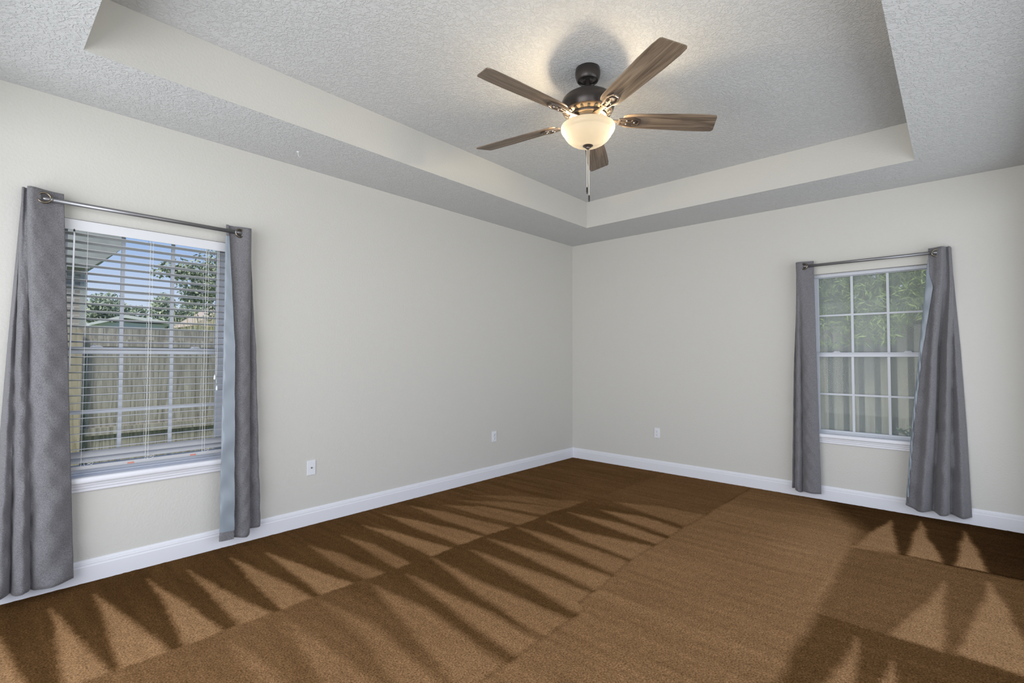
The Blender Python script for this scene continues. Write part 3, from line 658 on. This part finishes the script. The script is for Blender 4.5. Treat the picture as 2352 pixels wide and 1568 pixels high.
# ---------------------------------------------------------------- ceiling fan
FX, FY = -2.798, -2.083
def make_fan():
    root = empty('ceiling_fan', (FX, FY, TRAY)); tag(root, 'five-blade ceiling fan with weathered wood blades, dark bronze motor and lit glass bowl', 'ceiling fan')
    def part(nm, bm, m, par=None, smooth=True, bevel=0): return obj(nm, bm, m, par or root, smooth=smooth, bevel=bevel)
    Z = lambda z: z-TRAY
    def P(pr): return [(a, Z(b)) for a, b in pr]
    def sharp(o, ang=.6):
        o.data.set_sharp_from_angle(angle=ang); return o
    bm = NB(); lathe(bm, P([(.0725, 3.031), (.0740, 3.018), (.0755, 3.014), (.0755, 2.998), (.0735, 2.984), (.0695, 2.970), (.0645, 2.960), (.0615, 2.957), (.0595, 2.959), (.0570, 2.966), (.0500, 2.966), (.040, 2.962), (.032, 2.958), (.028, 2.960), (.014, 2.962)])); sharp(part('canopy', bm, BRONZE))
    bm = NB(); lathe(bm, P([(.0125, 2.975), (.0125, 2.880)])); sharp(part('down_rod', bm, BRONZE))
    bm = NB(); lathe(bm, P([(.018, 2.887), (.050, 2.886), (.085, 2.881), (.088, 2.878), (.118, 2.867), (.141, 2.852), (.1535, 2.838), (.1545, 2.834), (.1595, 2.820), (.1605, 2.804), (.157, 2.788), (.151, 2.772), (.145, 2.762)])); sharp(part('motor_housing', bm, BRONZE), .5)
    bm = NB(); lathe(bm, P([(.146, 2.763), (.136, 2.753), (.117, 2.744), (.112, 2.742)])); vb = sharp(part('vent_band', bm, BRUSHED), .5)
    vs = None
    for k in range(20):
        M_ = Matrix.Translation((0, 0, Z(2.7485)))@Matrix.Rotation(2*PI*k/20, 4, 'Z')@Matrix.Translation((.1275, 0, 0))@Matrix.Rotation(1.06, 4, 'Y')
        if vs is None:
            b2 = NB(); box(b2, -.004, .004, -.0075, .0075, -.010, .010); vs = part('vent_slot', b2, DARK, vb, smooth=False, bevel=.002); cur = vs
        else: cur = vs.copy(); C.objects.link(cur); cur.parent = vb
        cur.matrix_local = M_
    bm = NB(); lathe(bm, P([(.112, 2.744), (.116, 2.739), (.114, 2.730), (.104, 2.726)])); sharp(part('flywheel_ring', bm, BRUSHED), .6)
    bm = NB(); lathe(bm, P([(.105, 2.729), (.096, 2.722), (.090, 2.712), (.088, 2.700), (.080, 2.690), (.03, 2.688)])); sharp(part('switch_housing', bm, BRONZE), .6)
    bm = NB(); lathe(bm, P([(.006, 2.69), (.006, 2.56)]), 16); part('center_stem', bm, BRONZE)
    # glass bowl
    pr = [(.160, 2.678), (.1620, 2.672), (.1605, 2.658), (.156, 2.648), (.151, 2.643), (.147, 2.637), (.138, 2.620), (.124, 2.601), (.106, 2.585), (.084, 2.572), (.055, 2.563), (.020, 2.560)]
    bm = NB(); lathe(bm, P(pr), 64, cap=False); part('light_bowl', bm, BOWL)
    bm = NB(); lathe(bm, P([(.004, 2.566), (.030, 2.566), (.031, 2.561), (.025, 2.556), (.014, 2.550), (.011, 2.543), (.006, 2.539), (.002, 2.538)]), 32); sharp(part('finial', bm, BRUSHED), .6)
    # pull chains
    for k, (dx, dy, zend) in enumerate(((-.004, .004, 2.310), (.006, -.004, 2.262))):
        bm = NB(); n = int((2.545-zend)/.0032)
        tube(bm, [(dx*.5, dy*.5, Z(2.548)), (dx, dy, Z(zend))], .0011, 6)
        for i in range(n):
            z = 2.545-(2.545-zend)*i/n; bmesh.ops.create_icosphere(bm, subdivisions=1, radius=.0021, matrix=Matrix.Translation((dx, dy, Z(z))))
        ch = part('pull_chain', bm, CHAIN)
        bm = NB(); lathe(bm, P([(.002, zend), (.0045, zend-.004), (.005, zend-.012), (.0052, zend-.032), (.0045, zend-.038), (.002, zend-.040)]), 12, (dx, dy, 0)); part('pull_knob', bm, BRONZE, ch)
    # blades
    outline = []
    def hw(t):   # half widths CCW side / CW side along the blade
        return np.interp(t, [0, .05, .15, .4, .7, .93, 1], [.044, .058, .062, .067, .074, .074, .068])
    r0, r1 = .215, .795
    ups = []; los = []
    for t in np.linspace(0, 1, 26):
        ups.append((r0+(r1-.006-r0)*t, hw(t))); los.append((r0+(r1-.045-r0)*t if False else r0+(r1-.038-r0)*t, -hw(t)))
    poly = los+[]
    tipc = [(r1-.012, -.050), (r1-.0, -.040)]
    pts = [(x, y) for x, y in los[:-1]]+[(r1-.046, -.071), (r1-.030, -.069), (r1-.022, -.060)]+[(r1+.002, .050), (r1+.002, .062), (r1-.008, .070)]+[(x, y) for x, y in ups[:-1][::-1]]
    pts += [(r0-.006, .024), (r0-.008, 0), (r0-.006, -.024)]
    zb = 2.722; tilt = math.radians(-12.5)
    proto = None
    angs = [27.0, 99.2, 171.2, 243.2, 315.2]
    bmat = None
    def rounded_plate(bm, poly, z0, z1):
        prism(bm, poly, 'z', z0, z1)
    for k, a in enumerate(angs):
        if proto is None:
            bm = NB(); prism(bm, pts, 'z', -.003, .003); bl = part('blade', bm, BLADE, smooth=False, bevel=.0015)
            bmA = NB()
            prism(bmA, [(.085, -.020), (.150, -.011), (.190, -.012), (.190, .012), (.150, .011), (.085, .020)], 'z', -.010, -.003)
            # decorative trapezoid frame under the blade root
            outer = [(.185, -.026), (.275, -.038), (.318, -.022), (.322, 0), (.318, .022), (.275, .038), (.185, .026)]
            prism(bmA, outer, 'z', -.0075, -.0032)
            arm = obj('blade_arm', bmA, BRUSHED, bl, bevel=.0018)
            bmB = NB(); n_ = len(outer)
            inn = [(.197, -.019), (.272, -.029), (.305, -.017), (.308, 0), (.305, .017), (.272, .029), (.197, .019)]
            A_ = [bmB.verts.new((x, y, -.0135)) for x, y in outer]; B_ = [bmB.verts.new((x, y, -.0135)) for x, y in inn]
            A2 = [bmB.verts.new((x, y, -.0070)) for x, y in outer]; B2 = [bmB.verts.new((x, y, -.0070)) for x, y in inn]
            for i in range(n_):
                j = (i+1) % n_
                bmB.faces.new((A_[i], A_[j], B_[j], B_[i])); bmB.faces.new((A2[i], A2[j], A_[j], A_[i])); bmB.faces.new((B_[i], B_[j], B2[j], B2[i]))
            prism(bmB, [(.13, -.007), (.262, -.009), (.270, -.018), (.290, -.010), (.294, 0), (.290, .010), (.270, .018), (.262, .009), (.13, .007)], 'z', -.0125, -.0070)
            rim = obj('arm_rim', bmB, BRUSHED, bl, bevel=.0012)
            kids = [arm, rim]
            for q in ((.235, -.014), (.235, .014), (.283, 0)):
                bmS = NB(); bmesh.ops.create_uvsphere(bmS, u_segments=10, v_segments=6, radius=.0042, matrix=Matrix.Translation((q[0], q[1], -.0125)))
                kids.append(obj('blade_screw', bmS, SCREWM, bl, smooth=True))
            proto = bl; cur = bl
        else:
            cur = proto.copy(); C.objects.link(cur); cur.parent = root
            for q in kids:
                c2 = q.copy(); C.objects.link(c2); c2.parent = cur
        cur.matrix_local = Matrix.Translation((0, 0, Z(zb)))@Matrix.Rotation(math.radians(a), 4, 'Z')@Matrix.Rotation(tilt, 4, 'X')
    # bulbs inside the bowl
    for s in (-1, 1):
        a = math.radians(213+90*s); p = (FX+.104*math.cos(a), FY+.104*math.sin(a), 2.668)
        l = lamp('fan_bulb', 'POINT', p, None, 13.0, (1.0, .80, .54), shadow_soft_size=.022)
        l.parent = root; l.matrix_parent_inverse = Matrix.Translation((-FX, -FY, -TRAY))
        bm = NB(); q = (p[0]-FX, p[1]-FY)
        lathe(bm, P([(.004, 2.699), (.013, 2.697), (.013, 2.690), (.004, 2.688)]), 16, (q[0], q[1], 0)); part('bulb_socket', bm, PLASTIC)
make_fan()

# ---------------------------------------------------------------- outdoors
bm = NB(); box(bm, -14, 30, .16, 60, -.35, -.15); box(bm, .16, 30, -20, .16, -.35, -.15)
obj('ground', bm, LAWN, kind='structure')

def crown(bm, c, rad, n, size, clumps=14, rs=None, droop=0.0, aspect=1.6):
    rs = rs or np.random.RandomState(1); c = np.array(c); rad = np.array(rad)
    cc = []
    for _ in range(clumps):
        v = rs.normal(size=3); v /= np.linalg.norm(v); cc.append((c+v*rad*rs.uniform(.35, .85), rs.uniform(.28, .5)))
    for _ in range(n):
        k, q = cc[rs.randint(len(cc))]; v = rs.normal(size=3); v /= np.linalg.norm(v)
        p = k+v*rad*q*rs.uniform(.6, 1.05)
        a = rs.normal(size=3); a[2] -= droop; a /= np.linalg.norm(a); b = np.cross(a, rs.normal(size=3)); b /= np.linalg.norm(b)
        s = size*rs.uniform(.6, 1.3); a = a*s*aspect; b = b*s*.5
        bm.faces.new([bm.verts.new(p-a), bm.verts.new(p+b), bm.verts.new(p+a), bm.verts.new(p-b)])
def tree(label, c, rad, n, size, leafm, seedv, clumps=14, group=None, aspect=1.0):
    rs = np.random.RandomState(seedv)
    root = empty('tree', (c[0], c[1], -.15)); tag(root, label, 'tree', group); T = Matrix.Translation(-root.location)
    bm = NB(); crown(bm, c, rad, n, size, clumps, rs, aspect=aspect); bm.transform(T); obj('crown', bm, leafm, root)
    bm = NB(); tube(bm, [(c[0], c[1], -.15), (c[0]+.05, c[1], c[2]*.5), (c[0], c[1], c[2])], [rad[0]*.10, rad[0]*.07, rad[0]*.03], 8)
    for k in range(6):
        a = k*1.05; tube(bm, [(c[0], c[1], c[2]*.7), (c[0]+rad[0]*.6*math.cos(a), c[1]+rad[1]*.6*math.sin(a), c[2]+rad[2]*.3)], [rad[0]*.03, rad[0]*.01], 6)
    bm.transform(T); obj('trunk', bm, BARK, root, smooth=True)
def tall_tree():
    tree('tall leafy tree reaching across the sky in the right half of the left window', (.0, 11.3, 3.35), (1.55, 1.4, 1.25), 15000, .046, LEAF_A, 11, 40)
    t = [o for o in C.objects if o.name == 'tree'][0]; rs = np.random.RandomState(12)
    for k, (c, q) in enumerate((((-1.75, 11.1, 3.55), (.55, .5, .30)), ((-1.25, 11.2, 2.95), (.45, .4, .22)))):
        bm = NB(); crown(bm, c, q, 900, .045, 9, rs, aspect=1.0); tube(bm, [(-.3, 11.3, 2.9), c], [.05, .015], 6)
        bm.transform(Matrix.Translation(-t.location)); obj('branch', bm, LEAF_A, t)
tall_tree()
for i, (x, y, z, rx, rz, lb) in enumerate(((-2.55, 22, 2.2, .85, .85, 'small rounded tree left-most on the skyline, beside the brick pier'), (-1.35, 25, 2.9, 1.25, 1.15, 'rounded tree on the skyline above the pale metal shed'),
      (-.1, 28, 3.1, 1.5, 1.45, 'rounded tree on the skyline in the middle of the left window'), (1.2, 24.5, 2.8, 1.2, 1.3, 'rounded tree on the skyline below the tall leafy tree'), (3.9, 28, 3.3, 1.5, 1.4, 'right-most skyline tree, behind the feathery grass'))):
    tree(lb, (x, y, z), (rx, 1.0, rz), 4200, .085, LEAF_B, 30+i, 14, 'trees on the skyline beyond the fence')

# pampas grass
rs = np.random.RandomState(5); bm = NB(); bp_ = NB()
for k in range(260):
    bx, by = -1.95+rs.normal()*.28, 8+rs.normal()*.15; a = rs.rand()*2*PI; L = rs.uniform(1.6, 2.45); sp_ = rs.uniform(.02, .35)
    p0 = Vector((bx, by, -.15)); p1 = p0+Vector((math.cos(a)*sp_*.4, math.sin(a)*sp_*.4, L*.7)); p2 = p0+Vector((math.cos(a)*sp_, math.sin(a)*sp_, L*.98))
    w = Vector((.008, 0, 0)); bm.faces.new([bm.verts.new(q) for q in (p0-w, p0+w, p1+w, p1-w)]); bm.faces.new([bm.verts.new(q) for q in (p1-w, p1+w, p2)])
    if k < 30:
        q = p2+Vector((rs.uniform(-.12, .2), 0, rs.uniform(.05, .3))); tube(bp_, [p1, p2*.4+q*.6, q], [.002, .008, .002], 5)
root = empty('pampas_grass', (-1.95, 8, -.15)); tag(root, 'clump of tall tan feathery grass behind the fence, lower right of the left window', 'grass')
T = Matrix.Translation(-root.location); bm.transform(T); bp_.transform(T); obj('blades', bm, GRASSY, root); obj('plumes', bp_, GRASSY, root)

# shed and roofs beyond the fence
root = empty('shed', (-1.9, 16.8, -.15)); tag(root, 'pale metal shed with a low sloping roof behind the fence', 'shed'); T = Matrix.Translation(-root.location)
bm = NB(); box(bm, -2.6, -.9, 16, 17.6, -.15, 2.36); bm.transform(T); obj('wall', bm, SIDING, root)
bm = NB(); prism(bm, [(-2.85, 2.30), (-2.0, 2.60), (-.6, 2.42), (-.6, 2.34), (-2.0, 2.50), (-2.85, 2.22)], 'y', 15.8, 17.8); bm.transform(T); obj('roof', bm, ROOFW, root)
bm = NB(); box(bm, -2.35, -2.05, 15.97, 16.0, .0, 2.1); bm.transform(T); obj('door', bm, ROOFW, root)
root = empty('neighbour_house', (1.6, 18, -.15)); tag(root, 'tan gabled house roof at the right edge of the left window', 'house'); T = Matrix.Translation(-root.location)
bm = NB(); box(bm, .6, 3.2, 18.1, 21, -.15, 2.5); bm.transform(T); obj('wall', bm, SIDING, root)
bm = NB(); prism(bm, [(.35, 2.45), (1.9, 3.5), (3.45, 2.45)], 'y', 17.9, 21.2); bm.transform(T); obj('roof', bm, ROOFB, root)

# neighbour's brick house corner with its raking eave, just beyond the fence
root = empty('brick_house', (-4.6, 6.9, -.15)); tag(root, 'brown brick house corner with a grey raking eave behind the fence, left window', 'house'); T = Matrix.Translation(-root.location)
bm = NB(); box(bm, -7.5, -4.13, 6.52, 8.2, -.15, 3.0); bm.transform(T); obj('brick_wall', bm, BRICK, root)
bm = NB(); box(bm, -4.13, -4.045, 6.50, 6.56, -.15, 2.75); bm.transform(T); obj('corner_board', bm, SOFFITM, root)
bm = NB(); prism(bm, [(-7.6, 2.66), (-4.05, 2.66), (-3.65, 3.03), (-3.62, 3.10), (-3.62, 3.45), (-5.6, 4.6), (-7.6, 4.6)], 'y', 6.35, 8.3); bm.transform(T); obj('gable_eave', bm, SOFFITM, root)

# picket fences
def fence(label, axis, pos, a0, a1, z0, z1, pw, gap, boards, rails, mats, group, jitter=.012, back=None):
    """one fence = one thing; its pickets, rails and posts are parts (boards of a run stay the size of real boards)"""
    if axis == 'x': root = empty('picket_fence', ((a0+a1)/2, pos, z0))
    else: root = empty('picket_fence', (pos, (a0+a1)/2, z0))
    tag(root, label, 'fence', group); T = Matrix.Translation(-root.location); rs = np.random.RandomState(8)
    def bb(p, q, d0, d1, s, t):
        bm = NB()
        if axis == 'x': box(bm, p, q, pos+d0, pos+d1, s, t)
        else: box(bm, pos+d0, pos+d1, p, q, s, t)
        bm.transform(T); return bm
    a = a0; k = 0
    while a < a1:
        top = z1+rs.uniform(-jitter, jitter)
        o = obj('picket', bb(a, a+pw, 0, .018, z0, top), mats[0], root)
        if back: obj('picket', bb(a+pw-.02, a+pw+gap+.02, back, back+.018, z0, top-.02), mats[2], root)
        a += pw+gap; k += 1
    for z in rails: obj('rail', bb(a0, a1, -.04 if not back else .02, 0 if not back else .055, z-.045, z+.045), mats[1], root)
    return root, T
r_, T = fence('weathered grey board fence with level rails outside the left window', 'x', 4.0, -5.6, .4, -.15, 1.63, .138, .004, None, (1.45, .38), (PICKET, PICKET, PICKET), 'back yard fences')
bm = NB(); box(bm, -4.50, -4.385, 3.87, 3.96, -.15, 1.60); bm.transform(T); obj('post', bm, POSTM, r_)
bm = NB(); box(bm, -2.10, -2.01, 3.87, 3.96, -.15, 1.60); bm.transform(T); obj('post', bm, POSTM, r_)
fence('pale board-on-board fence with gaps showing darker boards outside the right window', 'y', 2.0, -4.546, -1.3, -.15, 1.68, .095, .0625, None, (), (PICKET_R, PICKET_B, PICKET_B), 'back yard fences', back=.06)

# bamboo hanging over the right fence
root = empty('bamboo_hedge', (2.0, -2.9, -.15)); tag(root, 'dense green bamboo leaves hanging over the fence outside the right window', 'bamboo'); T = Matrix.Translation(-root.location)
rs = np.random.RandomState(21); bm = NB()
for k in range(24000):
    y = rs.uniform(-4.7, -1.5); z = rs.uniform(1.45, 3.1); sag = 1.50+.18*math.sin(y*5)+.12*math.sin(y*11+1)
    if z < sag: continue
    x = 1.72+.55*rs.rand()**.6+.12*math.sin(y*4+z*3)
    d = Vector((rs.normal()*.6-.3, rs.normal(), -.75+rs.normal()*.45)).normalized(); L = rs.uniform(.05, .13); w = d.cross(Vector((rs.normal(), rs.normal(), rs.normal()))).normalized()*L*.085
    p = Vector((x, y, z)); bm.faces.new([bm.verts.new(q) for q in (p, p+d*L*.4+w, p+d*L, p+d*L*.4-w)])
bm.transform(T); obj('foliage', bm, LEAF_C, root)
bm = NB()
for k in range(26):
    y = -5+k*.15; tube(bm, [(2.25, y, -.15), (2.22, y+.03, 1.8), (2.05, y+.08, 3.0), (1.8, y+.1, 3.6)], [.014, .012, .008, .004], 6)
bm.transform(T); obj('culms', bm, LEAF_D, root, smooth=True)
# bamboo backdrop further behind the fence
rs = np.random.RandomState(22); root = empty('hedge', (3.2, -2.9, -.15)); tag(root, 'deep green hedge behind the bamboo outside the right window', 'hedge'); T = Matrix.Translation(-root.location)
bm = NB()
for k in range(9000):
    p = Vector((2.7+rs.rand()*.8, rs.uniform(-6.5, .5), rs.uniform(.0, 4.2))); d = Vector(rs.normal(size=3)).normalized(); L = rs.uniform(.22, .36); w = d.cross(Vector(rs.normal(size=3))).normalized()*L*.3
    bm.faces.new([bm.verts.new(q) for q in (p-d*L*.5, p+w, p+d*L*.5, p-w)])
bm.transform(T); obj('foliage', bm, LEAF_D, root)
# small shrub at the lower right of that window
rs = np.random.RandomState(23); bm = NB()
for k in range(420):
    a = rs.rand()*2*PI; L = rs.uniform(.15, .42); p = Vector((1.3+rs.normal()*.07, -3.40+rs.normal()*.10, .25+rs.rand()*.28)); d = Vector((math.cos(a)*.6, math.sin(a)*.8, .35)).normalized()
    L *= .35; w = d.cross(Vector((0, 0, 1))).normalized()*L*.16; bm.faces.new([bm.verts.new(q) for q in (p, p+d*L*.5+w, p+d*L, p+d*L*.5-w)])
root = empty('shrub', (1.3, -3.4, -.15)); tag(root, 'small leafy shrub at the fence foot in the lower right corner of the right window', 'shrub'); T = Matrix.Translation(-root.location)
bm.transform(T); obj('leaves', bm, LEAF_D, root)
bm = NB()
for k in range(7): tube(bm, [(1.3, -3.4, -.15), (1.3+.06*math.cos(k), -3.4+.1*math.sin(k*1.3), .45)], [.006, .003], 6)
bm.transform(T); obj('stems', bm, BARK, root)
